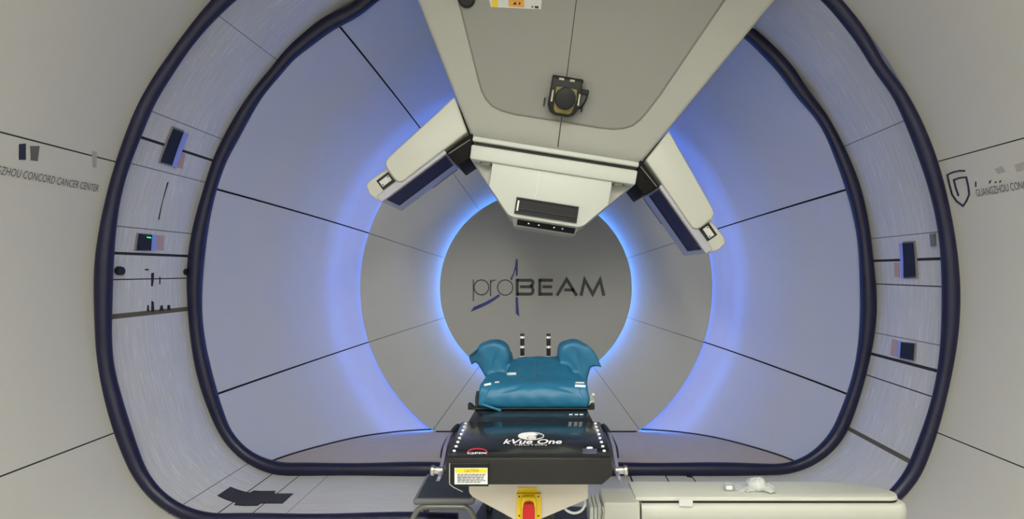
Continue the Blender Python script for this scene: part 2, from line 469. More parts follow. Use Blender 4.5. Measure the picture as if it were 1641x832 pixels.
stroke('lettering', [
    [(582, 486), (582, 309)], [(582, 324), (728, 324), (745, 334), (748, 352), (742, 374), (728, 392)], [(612, 392), (728, 392), (744, 404), (750, 430), (744, 456), (726, 469), (582, 469)],
    [(820, 486), (820, 309)], [(820, 324), (958, 324)], [(848, 392), (950, 392)], [(820, 469), (956, 469)],
    [(1000, 486), (1103, 314), (1210, 486)], [(1078, 425), (1180, 425)],
    [(1254, 486), (1292, 318), (1378, 470), (1455, 318), (1494, 486)]], 31, 'lettergrey', disc)
for poly in ([(572, 96), (588, 108), (587, 276), (570, 276), (569, 208), (560, 232), (524, 322), (510, 312), (545, 240), (563, 165)],
             [(566, 500), (590, 500), (596, 600), (606, 706), (570, 672)],
             [(388, 470), (405, 488), (350, 528), (290, 568), (200, 612), (93, 656), (126, 604), (240, 556), (330, 508)]):
    bm = bmesh.new(); prism(bm, [dp(a, b, .001) for a, b in poly], (0, -.004, 0))
    tag(obj('emblem_stroke', bm, 'letterblue', disc), 'blue emblem stroke', None)

# ------------------------------------------------------------------ rolling floor between the seals
BAND = Profile(2.27, 1.21, .54)
def seam_at(pts, wd, mi): return (sum(BAND.hit(*p)[0] for p in pts)/len(pts), wd, mi)
seams = [seam_at([(250, 182), (355, 222)], .006, 2), seam_at([(233, 220.5), (340, 258.5)], .016, 1), seam_at([(217, 263), (278, 280)], .006, 2),
         seam_at([(190, 362), (305, 375)], .007, 2), seam_at([(185, 404), (302, 412)], .016, 1), seam_at([(182, 447), (298, 447)], .007, 1),
         seam_at([(182, 505), (303, 497)], .028, 3), seam_at([(320, 791), (393, 747)], .006, 2), seam_at([(347, 825), (437, 759)], .007, 1),
         seam_at([(398, 828), (480, 762)], .007, 1), seam_at([(455, 828), (525, 762)], .005, 2),
         seam_at([(1348, 237), (1445, 195)], .006, 2), seam_at([(1393, 383), (1500, 372)], .006, 2), seam_at([(1395, 419), (1505, 414)], .016, 1),
         seam_at([(1397, 456), (1507, 458)], .007, 1), seam_at([(1395, 532), (1503, 553)], .006, 2), seam_at([(1388, 566), (1497, 592)], .018, 1),
         seam_at([(1382, 600), (1487, 632)], .007, 1), seam_at([(1353, 685), (1453, 735)], .026, 3),
         seam_at([(1006, 756), (1015, 772)], .012, 1), seam_at([(1066, 760), (1071, 772)], .008, 1), seam_at([(1107, 760), (1114, 772)], .008, 1),
         seam_at([(428, 85), (446, 97)], .005, 2)]
s_open0, s_open1 = BAND.s_angle(81+30.6), BAND.s_angle(81-30.0)
band = thing('rolling_floor', 'pale grey brushed slat band running round the gantry between the two black seals', 'gantry floor', (xo(3.3), 3.35, -.03))
Yb = [2.93, 3.1, 3.3, 3.5, 3.76]
obj('slat_band', sweep(BAND, 0, s_open0, Yb, seams), ['slat', 'seam', 'paleseam', 'brownseam'], band, recalc=False)
obj('slat_band', sweep(BAND, s_open1, BAND.L, Yb, seams), ['slat', 'seam', 'paleseam', 'brownseam'], band, recalc=False)
# edge strip beside the nozzle opening, with dark dashes
bm = bmesh.new()
conform(BAND, [(s_open1, 2.97), (s_open1, 3.72), (s_open1+.05, 3.72), (s_open1+.05, 2.97)], .001, .012, bm)
est = tag(obj('edge_strip', bm, 'slat', band), 'pale edge strip with dark dashes', None)
bm = bmesh.new()
for k in range(9):
    y = 3.02+.078*k
    conform(BAND, [(s_open1+.014, y), (s_open1+.014, y+.035), (s_open1+.024, y+.035), (s_open1+.024, y)], .0115, .0145, bm)
obj('dash_mark', bm, 'ink', est)
def scuff(pts):
    return obj('scuff_mark', conform(BAND, hits(BAND, pts), .0005, .002), 'seam', band)
scuff([(268, 292), (270, 292), (260, 325), (255, 352), (253, 352), (261, 318)])
scuff([(242, 438), (246.5, 437), (246, 449), (244.5, 459), (242, 459)])
scuff([(242.5, 482), (246, 484), (247, 499), (242, 500)])
scuff([(255, 443), (257, 445), (256.5, 456), (255, 456)])
scuff([(236, 489), (238, 489), (239, 499), (235, 499)])
scuff([(257, 490), (260, 489), (262, 498), (255, 499)])
scuff([(268, 489), (272, 489), (273, 497), (268, 497)])
scuff([(232, 431), (238, 431), (238, 433.5), (232, 433.5)])
scuff([(1098, 757), (1105, 759), (1109, 766), (1101, 765)]) 
for px, py, r in ((189, 434, 6.5), (298, 436, 5)):
    bm = conform(BAND, hits(BAND, [(px+r*math.cos(a*PI/6), py+r*1.1*math.sin(a*PI/6)) for a in range(12)]), .001, .02)
    tag(obj('rubber_plug', bm, 'black', band), 'round black plug', None)
def sticker(pts, nm='warning_sticker'):
    tag(obj(nm, conform(BAND, hits(BAND, pts), .0005, .002), 'redlabel', band), 'small reddish warning sticker', None)
sticker([(288, 243), (297, 247), (292, 271), (283, 268)])
sticker([(251.5, 377), (263, 378), (262, 402), (250, 401)])
sticker([(1433, 421), (1441, 421), (1442, 445), (1434, 444)])
sticker([(1430, 543), (1440, 546), (1438, 572), (1427, 570)])

def sensor_box(px, px_glint, label, lamp=None):
    a = hits(BAND, px); s0 = sum(p[0] for p in a)/4; y0 = sum(p[1] for p in a)/4
    t = thing('sensor_box', label, 'sensor', BAND.at(s0, y0), 'sensor windows on the rolling floor')
    allp = a+hits(BAND, px_glint)
    lo = (min(p[0] for p in allp)-.008, min(p[1] for p in allp)-.006); hi = (max(p[0] for p in allp)+.008, max(p[1] for p in allp)+.006)
    cs = lambda k, m: [(s0+(s-s0)*k, y0+(y-y0)*k) for s, y in m]
    obj('housing', conform(BAND, cs(1.06, a), .001, .012), 'paleseam', t)
    obj('glass', conform(BAND, cs(.98, a), .011, .016), 'sensor', t)
    tag(obj('glint_strip', conform(BAND, hits(BAND, px_glint), .001, .014), 'edge_glint', t), 'pale blue strip painted as a lit edge', None)
    if lamp: tag(obj('status_lamp', conform(BAND, hits(BAND, lamp), .015, .018), 'greenled', t), 'small green lamp', None)
sensor_box([(275, 204), (291, 210), (272, 264), (254, 259)], [(292, 210), (299, 214), (279, 269), (272.5, 264.5)], 'tilted dark sensor window high on the left of the slat band, pale blue inner edge')
sensor_box([(219, 374), (240, 376), (238, 401), (215, 401)], [(241, 376), (248.5, 376.5), (247, 402), (239, 401)], 'dark sensor window with a tiny green lamp, lower of two on the left', [(231, 378.5), (237.5, 379.5), (237, 381.5), (231, 380.5)])
sensor_box([(1450, 389), (1467, 388), (1471, 444), (1452, 445)], [(1444, 390), (1449, 389), (1451, 445), (1447, 445)], 'tall dark blue sensor window on the right of the slat band, upper of two')
sensor_box([(1448, 549), (1469, 551), (1467, 578), (1446, 574)], [(1443, 547), (1447, 548), (1445, 574), (1441, 573)], 'small square dark sensor window on the right, below the tall one')
t = obj('socket_plate', conform(BAND, hits(BAND, [(1492, 375), (1500, 374), (1501, 394), (1494, 395)]), .001, .010), 'paleseam', band)
# flat dark patch stands in for a stepped recess of missing slats
bm = conform(BAND, hits(BAND, [(348, 795), (369, 781), (400, 790.5), (407, 787), (441, 787.5), (440, 792), (470, 792), (453, 807.5), (418, 807.5), (413, 811), (375, 810), (378, 806.5)][::1]), .0005, .004)
tag(obj('recess_patch', bm, 'charcoal'), 'flat black stepped patch for a recess in the pale slatted floor at lower left', 'patch')

# ------------------------------------------------------------------ rubber seals
def seal(name, label, Y, prof, skip=None, span=None, seed=1, wob=.012, rminor=.038, extra=()):
    n = 420; pts = []; rnd = random.Random(seed)
    bumps = [(rnd.uniform(.2, .8)*prof.L, rnd.uniform(.12, .3), rnd.uniform(-1, 1)) for _ in range(9)]
    bumps += list(extra)
    a, b = span if span else (0, prof.L)
    segs = [(a, b)] if skip is None else [(a, skip[0]), (skip[1], b)]
    bm = bmesh.new()
    for s0, s1 in segs:
        m = int(n*(s1-s0)/prof.L); P_ = []; Rr = []
        for i in range(m+1):
            s = s0+(s1-s0)*i/m
            d = sum(A*math.exp(-((s-c)/ww)**2) for c, ww, A in bumps)*wob
            P_.append(prof.at(s, Y, d)); Rr.append(rminor*(1+.18*math.sin(s*5+seed)*math.sin(s*2.3)))
        tube(bm, P_, rminor, 14, radfn=lambda i: Rr[i])
    return tag(obj(name, bm, 'rubber', None, 180), label, 'seal', 'black rubber seals of the gantry')
SEAL = Profile(2.232, 1.172, .50)
sO = (SEAL.s_angle(81+30.6), SEAL.s_angle(81-30.0))
seal('rubber_seal', 'thick black rubber seal framing the inside of the dish, the inner and smaller of two', 3.72, Profile(2.236, 1.176, .50), skip=sO, seed=4, rminor=.042, extra=[(SEAL.s_angle(122), .16, 2.6), (SEAL.s_angle(135), .12, -.8), (SEAL.s_angle(36), .14, 1.2)])
seal('rubber_seal', 'thick black rubber seal framing the gantry mouth, the outer and larger of two', 2.95, SEAL, span=(.36, SEAL.L-1.10), seed=11, rminor=.036, extra=[(SEAL.s_angle(33), .15, 1.6), (SEAL.s_angle(44), .15, -.9), (SEAL.s_angle(128), .2, 1.2)])

# ------------------------------------------------------------------ lettering on the front walls
def on_left(px, py): return WALL.hit(px, py)
s_a, Y_a = WALL.hit(0, 279); s_b, Y_b = WALL.hit(156, 308)
s_t, Y_t = WALL.hit(0, 267)
hl = .036
k_left = (Y_b-Y_a)
full = 'GUANGZHOU CONCORD CANCER CENTER'
me, bb = text_mesh('ZHOU CONCORD CANCER CENTER', 1); vis = bb[1]-bb[0]; bpy.data.meshes.remove(me)
me, bb = text_mesh(full, 1); fullw = bb[1]-bb[0]; bpy.data.meshes.remove(me)
lenL = k_left*fullw/vis
tl = text_obj('wall_lettering', full, 'vinyl', None, lambda x, y: WALL.at(s_a+(s_b-s_a)*.5+y, Y_b-lenL+x, .002), box_to=(lenL, hl))
tag(tl, 'grey capital lettering running along the left wall beside the black seal', 'sign', 'grey wall lettering')
s_c, Y_c = WALL.hit(1566, 315); s_d, Y_d = WALL.hit(1641, 303)
me, bb = text_mesh('GUANGZHOU CON', 1); vis2 = bb[1]-bb[0]; bpy.data.meshes.remove(me)
lenR = (Y_c-Y_d)*fullw/vis2
tr = text_obj('wall_lettering', full, 'vinyl', None, lambda x, y: WALL.at((s_c+s_d)/2-y, Y_c-x, .002), box_to=(lenR, hl))
tag(tr, 'grey capital lettering running along the right wall beside the shield emblem', 'sign', 'grey wall lettering')
# shield emblem on the right wall, drawn from a 5.94 x enlargement
def wall_stroke(pts, wd, bm):
    q = [Vector(p) for p in pts]
    for a, b in zip(q, q[1:]):
        d = (b-a).normalized(); n = Vector((-d.y, d.x))*wd/2; e = d*wd*.35
        conform(WALL, hits(WALL, [(1490+p.x/5.94, 220+p.y/5.94) for p in (a-e+n, b+e+n, b+e-n, a-e-n)]), .0005, .003, bm)
bm = bmesh.new()
wall_stroke([(333, 320), (285, 318), (225, 332), (170, 358), (190, 450), (215, 545), (260, 610), (320, 655), (350, 610), (378, 545), (368, 460), (350, 380), (290, 385), (232, 405), (250, 480), (275, 555)], 15, bm)
tag(obj('shield_emblem', bm, 'vinyldark'), 'dark blue outlined shield emblem on the right wall next to the black seal', 'emblem')
def mark(poly, m, label):
    tag(obj('wall_mark', conform(WALL, hits(WALL, poly), .0005, .002), m), label, 'mark')
mark([(30, 231), (41, 230), (41, 256), (30, 256)], 'vinyldark', 'darker smudged block above the lettering on the left wall')
mark([(48, 234), (63, 234), (60, 258), (49, 257)], 'smudgedark', 'greyer smudged block right of the dark block above the left lettering')
mark([(147, 242), (155, 243), (154, 269), (148, 268)], 'smudge', 'short upright grey smudge under the panel seam on the left wall')
mark([(1563, 291), (1565, 291), (1565, 300), (1563, 299)], 'vinyldark', 'short upright dark stroke just right of the shield emblem')
mark([(1586, 290), (1589, 288), (1587, 294), (1585, 294)], 'vinyldark', 'largest slanted dark tick above the right lettering')
mark([(1595, 291), (1597, 290), (1597, 293), (1595, 294)], 'vinyldark', 'tiny dark dot between two ticks above the right lettering')
mark([(1602, 290), (1605, 289), (1604, 292), (1602, 293)], 'vinyldark', 'tiny dark dot at the right end of the ticks above the right lettering')
mark([(1594, 271), (1606, 266), (1612, 275), (1600, 279)], 'smudge', 'pale smudged character above the right lettering, nearest the shield emblem')
mark([(1626, 264), (1641, 259), (1641, 272), (1630, 276)], 'smudge', 'pale smudged character above the right lettering, at the edge of view')

# ------------------------------------------------------------------ nozzle
noz = thing('treatment_nozzle', 'large cream wedge shaped treatment nozzle with boxed snout, hanging from the gantry top', 'nozzle', GV(0, .40, 3.5))
def fy(v): return 3.335 - (v-.86)*.316
def hw(v): return .503 + .58*(v-.86)
vt = 2.02
front = [GV(-hw(.86), .86, fy(.86)), GV(hw(.86), .86, fy(.86)), GV(hw(vt), vt, fy(vt)), GV(-hw(vt), vt, fy(vt))]
backp = [GV(-hw(.86), .86, 3.66), GV(hw(.86), .86, 3.66), GV(hw(vt), vt, 3.66), GV(-hw(vt), vt, 3.66)]
bm = bmesh.new(); prism(bm, front, backp, .02, 4); obj('cover', bm, 'cover', noz, 40)
bm = bmesh.new(); prism(bm, [GV(u, v, 2.995) for u, v in ((-1.155, 1.99), (1.155, 1.99), (1.30, 2.36), (-1.30, 2.36))], (0, .66, 0), .01); obj('cover_top', bm, 'cover', noz, 40)
hatch = [(-.80, 1.93), (-.615, 1.50), (-.478, 1.174), (-.455, 1.125), (-.425, 1.085), (-.385, 1.055), (-.33, 1.038), (-.25, 1.03), (.25, 1.03), (.33, 1.034), (.39, 1.046), (.44, 1.07), (.475, 1.105), (.505, 1.15), (.56, 1.25), (.70, 1.55), (.88, 1.93)]
def fp(u, v, o): return GV(u-U0*1, v, fy(v)) + Vector((0, -o, -o*.3))
bm = bmesh.new()
prism(bm, [fp(u, v, -.004) for u, v in hatch], [fp(u, v, .003) for u, v in hatch]); ho = obj('hatch_panel', bm, 'hatch', noz)
bm = bmesh.new(); tube(bm, [fp(u, v, .000) for u, v in hatch], .0065, 6); obj('hatch_seam_shade', bm, 'groove', ho, 180)  # grey line paints the soft shade along the hatch seam
bm = bmesh.new(); tube(bm, [fp(.03-.034*(v-.90), v, .0015) for v in (.888, 1.2, 1.5, 1.9)], .0028, 6); tag(obj('centre_seam', bm, 'seam', noz), 'thin dark seam', None)
# snout
bm = bmesh.new(); prism(bm, [GV(u, v, 3.24) for u, v in ((-.485, .829), (.487, .829), (.487, .857), (-.485, .857))], (0, .48, 0), .006); obj('ledge', bm, 'white', noz, 40)
bm = bmesh.new(); prism(bm, [GV(u, v, 3.27) for u, v in ((-.475, .80), (.478, .80), (.478, .835), (-.475, .835))], (0, .4, 0)); obj('groove', bm, 'black', noz)
bm = bmesh.new(); prism(bm, [GV(u, v, 3.24) for u, v in ((-.483, .724), (.484, .724), (.486, .807), (-.486, .807))], (0, .48, 0), .008); obj('head_plate', bm, 'white', noz, 40)
bm = bmesh.new(); prism(bm, [GV(u, v, 3.33) for u, v in ((-.478, .726), (-.225, .445), (-.19, .428), (.20, .428), (.232, .445), (.478, .726))], (0, .40, 0), .01); obj('snout_body', bm, 'cover', noz, 40)
bm = bmesh.new(); prism(bm, [GV(u, v, 3.26) for u, v in ((-.352, .726), (-.352, .588), (-.225, .450), (-.215, .442), (-.195, .434), (-.18, .432), (.188, .432), (.203, .434), (.223, .443), (.232, .450), (.352, .588), (.352, .726))], (0, .30, 0), .007); obj('snout_front', bm, 'white', noz, 40)
bm = bmesh.new(); prism(bm, [GV(u, v, y) for u, v, y in ((-.19, .434, 3.27), (.20, .434, 3.27), (.19, .385, 3.33), (-.18, .385, 3.33))], (0, .25, .0), .004); lip = obj('lower_lip', bm, 'cover', noz, 40)
bm = bmesh.new(); prism(bm, [GV(u, v, y) for u, v, y in ((-.158, .424, 3.279), (.185, .424, 3.279), (.183, .394, 3.315), (-.158, .394, 3.315))], (0, -.006, 0)); slot = obj('lower_slot', bm, 'black', lip)
for u in (-.09, -.03, .06, .11):
    bm = bmesh.new(); box(bm, GV(u, .41, 3.28)-Vector((.004, .002, .003)), GV(u, .41, 3.28)+Vector((.004, .004, .003))); obj('slot_light', bm, 'whiteink', lip)
# recessed dark window in the snout front: frame, glass, rail, latch
bm = bmesh.new()
fr_o = [(-.182, .549), (.184, .549), (.184, .452), (-.182, .452)]; fr_i = [(-.174, .541), (.176, .541), (.176, .460), (-.174, .460)]
for i in range(4):
    a, b, c, d = fr_o[i], fr_o[(i+1) % 4], fr_i[(i+1) % 4], fr_i[i]
    prism(bm, [GV(p[0], p[1], 3.258) for p in (a, b, c, d)], (0, -.010, 0), 0, 1)
wf = obj('window_frame', bm, 'black', noz)
bm = bmesh.new(); prism(bm, [GV(u, v, 3.259) for u, v in fr_i], (0, -.002, 0)); obj('window_glass', bm, 'blackgloss', wf)
bm = bmesh.new(); prism(bm, [GV(u, v, 3.257) for u, v in ((-.172, .489), (.174, .489), (.174, .481), (-.172, .481))], (0, -.006, 0)); obj('window_rail', bm, 'black', wf)
bm = bmesh.new(); prism(bm, [GV(u, v, 3.258) for u, v in ((-.174, .533), (-.16, .533), (-.16, .468), (-.174, .468))], (0, -.010, 0), .003); tag(obj('latch', bm, 'chrome', wf), 'chrome latch strip', None)
for sx in (-1, 1):                                            # short dark handles where the wings meet the plate
    bm = bmesh.new(); tube(bm, [GV(sx*.425, .722, 3.30), GV(sx*.41, .710, 3.27), GV(sx*.375, .710, 3.262), GV(sx*.36, .716, 3.30)], .006, 8); obj('grip', bm, 'groove', noz, 180)
bm = bmesh.new(); prism(bm, [GV(u, v, 3.259) for u, v in ((-.077, .715), (-.074, .715), (-.072, .556), (-.075, .556))], (0, -.003, 0)); obj('laser_line', bm, 'whiteink', noz)
# labels near the top of the cover and a round black stud
def fpx(px, py):
    Y = 3.2
    for _ in range(30):
        x = (px-862)*Y/900-xo(3.3); z = .14-(py-434)*Y/900
        u, v = x*CG-z*SG, x*SG+z*CG; Y = fy(v)
    return u, v
def face_plate(name, px, o0, o1, m, parent=noz):
    bm = bmesh.new(); q = [fpx(*p) for p in px]
    prism(bm, [fp(u, v, o0) for u, v in q], [fp(u, v, o1) for u, v in q]); return obj(name, bm, m, parent)
lab = face_plate('label_plate', [(780, -14), (869, -12), (867, 15.5), (787, 12)], .003, .008, 'paper')
tag(lab, 'white label with yellow stripe and orange square', None)
face_plate('yellow_stripe', [(788, -13), (797, -13), (798, 12), (789.5, 12)], .008, .010, 'yellow', lab)
face_plate('orange_square', [(815, -12), (840, -11), (840, 12.3), (815, 11)], .008, .010, 'orange', lab)
for px in ([(824, 5), (826, 3), (828, 8), (822, 8)], [(832, 4), (834, 4), (834, 8), (831, 8)], [(852, 10), (854, 10), (854, 13), (852, 13)], [(857, 10), (863, 10.5), (863, 14), (857, 13.5)]):
    face_plate('ink_mark', px, .010, .0115, 'ink', lab)
u, v = fpx(748, -2); bm = bmesh.new(); cyl(bm, fp(u, v, 0), fp(u, v, .03), .05, .045, 28, .006); tag(obj('round_stud', bm, 'black', noz, 40), 'round black stud', None)

# small camera mounted on the cover
c0 = fp(.027, 1.156, 0)
trk = thing('mounted_camera', 'small black camera with round lens cap, mounted on the middle of the nozzle cover', 'camera', c0)
def cp(a, b, o): return fp(.027+a, 1.156+b, o)                 # a along, b up the cover, o out of it
R_ = .098
body = [(-.092, .095), (.082, .095), (.09, .0), (.085, -.055), (.06, -.09), (.03, -.1), (-.045, -.1), (-.078, -.085), (-.095, -.05)]
bm = bmesh.new(); prism(bm, [cp(a, b, .004) for a, b in body], [cp(a*.96, b*.96, .085) for a, b in body], .008, 2); cb = obj('camera_body', bm, 'black', trk, 40)
pl = [(-.062, .05), (.055, .05), (.062, .0), (.045, -.07), (.03, -.082), (-.045, -.082), (-.058, -.065), (-.062, -.02)]
bm = bmesh.new(); prism(bm, [cp(a, b, .083) for a, b in pl], [cp(a, b, .090) for a, b in pl], .002, 1); tag(obj('lens_frame', bm, 'brass', trk), 'dull yellow lens frame', None)
bm = bmesh.new(); cyl(bm, cp(-.003, -.005, .088), cp(-.003, -.005, .135), .061, .057, 36, .006); obj('lens_cap', bm, 'black', trk, 40)
bm = bmesh.new(); prism(bm, [cp(a, b, .0) for a, b in ((-.09, .085), (.085, .085), (.085, .11), (-.09, .11))], [cp(a, b, .06) for a, b in ((-.09, .085), (.085, .085), (.085, .105), (-.09, .105))], .004, 1); obj('hinge_bar', bm, 'black', trk)
for a in (-.055, .005):
    bm = bmesh.new(); prism(bm, [cp(a+x, b, .06) for x, b in ((0, .083), (.032, .083), (.032, .098), (0, .098))], [cp(a+x, b, .088) for x, b in ((0, .083), (.032, .083), (.032, .098), (0, .098))], .003, 1); obj('hinge_plate', bm, 'chrome', trk)
for a in (-.082, .07):
    bm = bmesh.new(); prism(bm, [cp(a+x, b, .08) for x, b in ((0, -.03), (.01, -.03), (.01, .03), (0, .03))], [cp(a+x, b, .09) for x, b in ((0, -.03), (.01, -.03), (.01, .03), (0, .03))]); obj('side_clip', bm, 'chrome', trk)
bm = bmesh.new(); tube(bm, spline([cp(.085, .045, .06), cp(.112, .05, .06), (cp(.118, .02, .06)), cp(.105, -.02, .06), cp(.088, -.045, .05)], 6), .006, 8); obj('cable', bm, 'black', trk, 180)
bm = bmesh.new(); prism(bm, [cp(a, b, .02) for a, b in ((.08, .03), (.125, .03), (.125, .058), (.08, .058))], [cp(a, b, .07) for a, b in ((.08, .03), (.125, .03), (.125, .058), (.08, .058))], .004, 1); obj('plug', bm, 'black', trk)
for a in (-.115, .105):
    bm = bmesh.new(); cyl(bm, cp(a, -.035, .0), cp(a, -.035, .012), .004, seg=8); prism(bm, [cp(a+x, b, .006) for x, b in ((-.004, -.06), (.004, -.06), (.004, -.015), (-.004, -.015))], [cp(a+x, b, .02) for x, b in ((-.004, -.06), (.004, -.06), (.004, -.015), (-.004, -.015))]); obj('side_pin', bm, 'black', trk)

# ------------------------------------------------------------------ imaging arms left and right of the nozzle
E = Vector((.695, -.719)); Nn = Vector((.719, .695))
def make_imager(sx, label):
    def q(a, d, Y): p = E*a + Nn*d; return GV(sx*p.x, p.y, Y)
    t = thing('imaging_panel', label, 'imaging panel', q(.1, .99, 3.5), 'imaging panels beside the nozzle')
    b = bmesh.new()
    prof = [(-.333, 1.205), (.19, 1.153), (.222, 1.142), (.236, 1.115), (.238, 1.03), (.232, 1.003), (.212, .991), (-.268, .993)]
    prism(b, [q(a, d, 3.28) for a, d in prof], (0, .44, 0), .018, 4); obj('arm_shell', b, 'shell', t, 40)
    b = bmesh.new(); prism(b, [q(a, d, 3.30) for a, d in ((-.098, .972), (.385, .972), (.385, 1.02), (-.098, 1.02))], (0, .50, 0), .006); fr = obj('detector_frame', b, 'frame', t, 40)
    b = bmesh.new(); prism(b, [q(a, .9715, Y) for a, Y in ((-.078, 3.335), (.345, 3.335), (.345, 3.60), (-.078, 3.60))], tuple(q(0, .968, 0)-q(0, .971, 0))); tag(obj('detector_window', b, 'window', fr), 'dark blue detector window', None)
    b = bmesh.new()
    for a0, a1, Y0, Y1 in ((-.084, .351, 3.327, 3.337), (-.084, .351, 3.598, 3.612), (-.084, -.076, 3.33, 3.61), (.343, .351, 3.33, 3.61)):
        prism(b, [q(a, .9718, Y) for a, Y in ((a0, Y0), (a1, Y0), (a1, Y1), (a0, Y1))], tuple(q(0, .966, 0)-q(0, .972, 0)))
    obj('window_rim', b, 'black', fr)
    b = bmesh.new(); prism(b, [q(a, d, 3.335) for a, d in ((.20, .985), (.372, .985), (.402, 1.005), (.418, 1.06), (.405, 1.118), (.37, 1.128), (.20, 1.12))], (0, .40, 0), .012); en = obj('end_block', b, 'shell', t, 40)
    b = bmesh.new(); prism(b, [q(a, d, 3.334) for a, d in ((.247, 1.03), (.335, 1.03), (.335, 1.10), (.247, 1.10))], (0, -.006, 0), .002); ba = obj('badge', b, 'black', en)
    b = bmesh.new(); prism(b, [q(a, d, 3.328) for a, d in ((.258, 1.047), (.325, 1.047), (.325, 1.083), (.258, 1.083))], (0, -.004, 0)); obj('badge_plate', b, 'paper', ba) if False else tag(obj('badge_plate', b, 'paper', en), 'pale badge plate', None)
    for a in (.266, .317):
        b = bmesh.new(); cyl(b, q(a, 1.055 if a > .3 else 1.075, 3.325), q(a, 1.055 if a > .3 else 1.075, 3.321), .004, seg=10); obj('screw', b, 'ink', en)
    b = bmesh.new()
    pp = [(.634, .748), (.500, .882), (.488, .86), (.488, .74), (.55, .682)]
    prism(b, [GV(sx*u, v, 3.29) for u, v in pp], (0, .36, 0), .006); br = obj('hinge_bracket', b, 'bracket', t, 40)
    b = bmesh.new(); prism(b, [q(a, d, 3.285) for a, d in ((-.255, .945), (-.105, .955), (-.105, .960), (-.255, .950))], (0, -.004, 0)); obj('bracket_line', b, 'groove', br)
    b = bmesh.new(); tube(b, [q(a, .973, 3.803) for a in (-.09, .12)], .003, 6); obj('rear_cable', b, 'seam', fr)
    return t
make_imager(-1, 'cream imaging arm with dark blue window on the left of the nozzle')
make_imager(1, 'cream imaging arm with dark blue window on the right of the nozzle')

# ------------------------------------------------------------------ treatment couch
ZT = .718; XC = -.029
couch = thing('treatment_couch', 'black treatment couch with white lettering and dotted edges, in front of the gantry', 'couch', (XC, 2.1, -.018))
def slab(name, Y0, Y1, w0, w1, zt, zb, ch, m, r=.008):
    b = bmesh.new()
    f = lambda w_: [(XC-w_, zt), (XC+w_, zt), (XC+w_+.001, zb+ch), (XC+w_-ch*1.1, zb), (XC-w_+ch*.6, zb), (XC-w_-.001, zb+ch*.6)]
    prism(b, [(x, Y0, z) for x, z in f(w0)], [(x, Y1, z) for x, z in f(w1)], r, 2); return obj(name, b, m, couch, 40)
slab('end_cap', 1.812, 1.86, .268, .2685, ZT-.001, .627, .028, 'capblack')
slab('tabletop', 1.861, 2.24, .267, .274, ZT, .640, .02, 'carbon', .004)
slab('tabletop', 2.243, 3.06, .252, .225, ZT-.004, .660, .02, 'carbon', .004)
b = bmesh.new(); prism(b, [(XC+u, 2.435, z) for u, z in ((-.275, .716), (.275, .716), (.275, .742), (.262, .738), (.25, .725), (-.25, .725), (-.262, .738), (-.275, .742))], (0, .04, 0), .003); obj('cross_bar', b, 'black', couch)
for sx in (-1, 1):
    b = bmesh.new(); prism(b, [(XC+sx*.262, 1.855, ZT-.003), (XC+sx*.272, 1.855, ZT-.003), (XC+sx*.279, 2.24, ZT-.003), (XC+sx*.266, 2.24, ZT-.003)], (0, 0, -.03), .002, 1); rl = obj('edge_rail', b, 'black', couch)
    for k in range(8):
        Y = 1.872+.048*k; x = XC+sx*(.250+.006*k/8)
        b = bmesh.new(); cyl(b, (x, Y, ZT-.002), (x, Y, ZT+.004), .0058, .005, 14); tag(obj('index_dot', b, 'whiteink', couch, 40), 'white index dot', None)
    # side clamp: plate, lever, chrome knob
    b = bmesh.new()
    pl = [(1.80, .645), (1.84, .645), (1.95, .71), (2.06, .725), (2.16, .70), (2.16, .66), (1.95, .64)]
    prism(b, [(XC+sx*.287, y, z) for y, z in pl], (sx*.012, 0, 0), .004, 2); cl = tag(obj('clamp_plate', b, 'steelblue', couch, 40), 'bluish metal clamp plate', None)
    b = bmesh.new(); tube(b, spline([(XC+sx*.288, 2.225, .704), (XC+sx*.294, 2.15, .706), (XC+sx*.299, 1.99, .700), (XC+sx*.297, 1.93, .68)], 6), .011, 8); obj('clamp_lever', b, 'black', couch, 180)
    b = bmesh.new(); cyl(b, (XC+sx*.286, 1.87, .655), (XC+sx*.322, 1.87, .655), .012, bevel=.002); cyl(b, (XC+sx*.315, 1.87, .655), (XC+sx*.327, 1.87, .655), .017, bevel=.003); obj('clamp_knob', b, 'chrome', couch, 40)
# writing on the couch top: pixels dropped onto the level top
def top(px, py, o=.0015): return F(px, py, ZT+o)
def ctext(name, s, m, px0, px1, ybase, ytop, **kw):
    p0, p1, p2 = top(px0, ybase), top(px1, ybase), top(px0, ytop)
    ln = p1.x-p0.x; hh = p2.y-p0.y
    return text_obj(name, s, m, couch, lambda x, y: (p0.x+x, p0.y+y, ZT+.0015), box_to=(ln, hh), **kw)
ctext('lettering', 'kVue One', 'whiteink', 806, 901, 711.5, 704, bold=.02, shear=.25)
ctext('lettering', 'PROTON', 'paper', 825, 876, 714.3, 712)
def ctop_poly(bm, pts, o=.002): prism(bm, [top(a, b, .0006) for a, b in pts], (0, 0, o))
bm = bmesh.new()
el = lambda cx, cy, rx, ry, a0=0, a1=2*PI, n=28: [(cx+rx*math.cos(a0+(a1-a0)*i/n), cy+ry*math.sin(a0+(a1-a0)*i/n)) for i in range(n+1)]
o_, i_ = el(851, 699.3, 21, 5.8)[:-1], el(851, 699.3, 20, 5.2)[:-1]
for k in range(28): ctop_poly(bm, [o_[k], o_[(k+1) % 28], i_[(k+1) % 28], i_[k]])
ctop_poly(bm, el(851, 699.3, 20.5, 5.5, PI*.62, PI*1.55, 14) + [(858, 695.5), (862, 697), (856, 699), (846, 699.5), (843, 701.5), (845, 704)])
tag(obj('swirl_emblem', bm, 'whiteink', couch), 'white swirl emblem', None)
bm = bmesh.new(); ctop_poly(bm, [(844, 701), (850, 700), (860, 700.5), (858, 703), (848, 703.5)]); obj('swirl_core', bm, 'paper', couch)
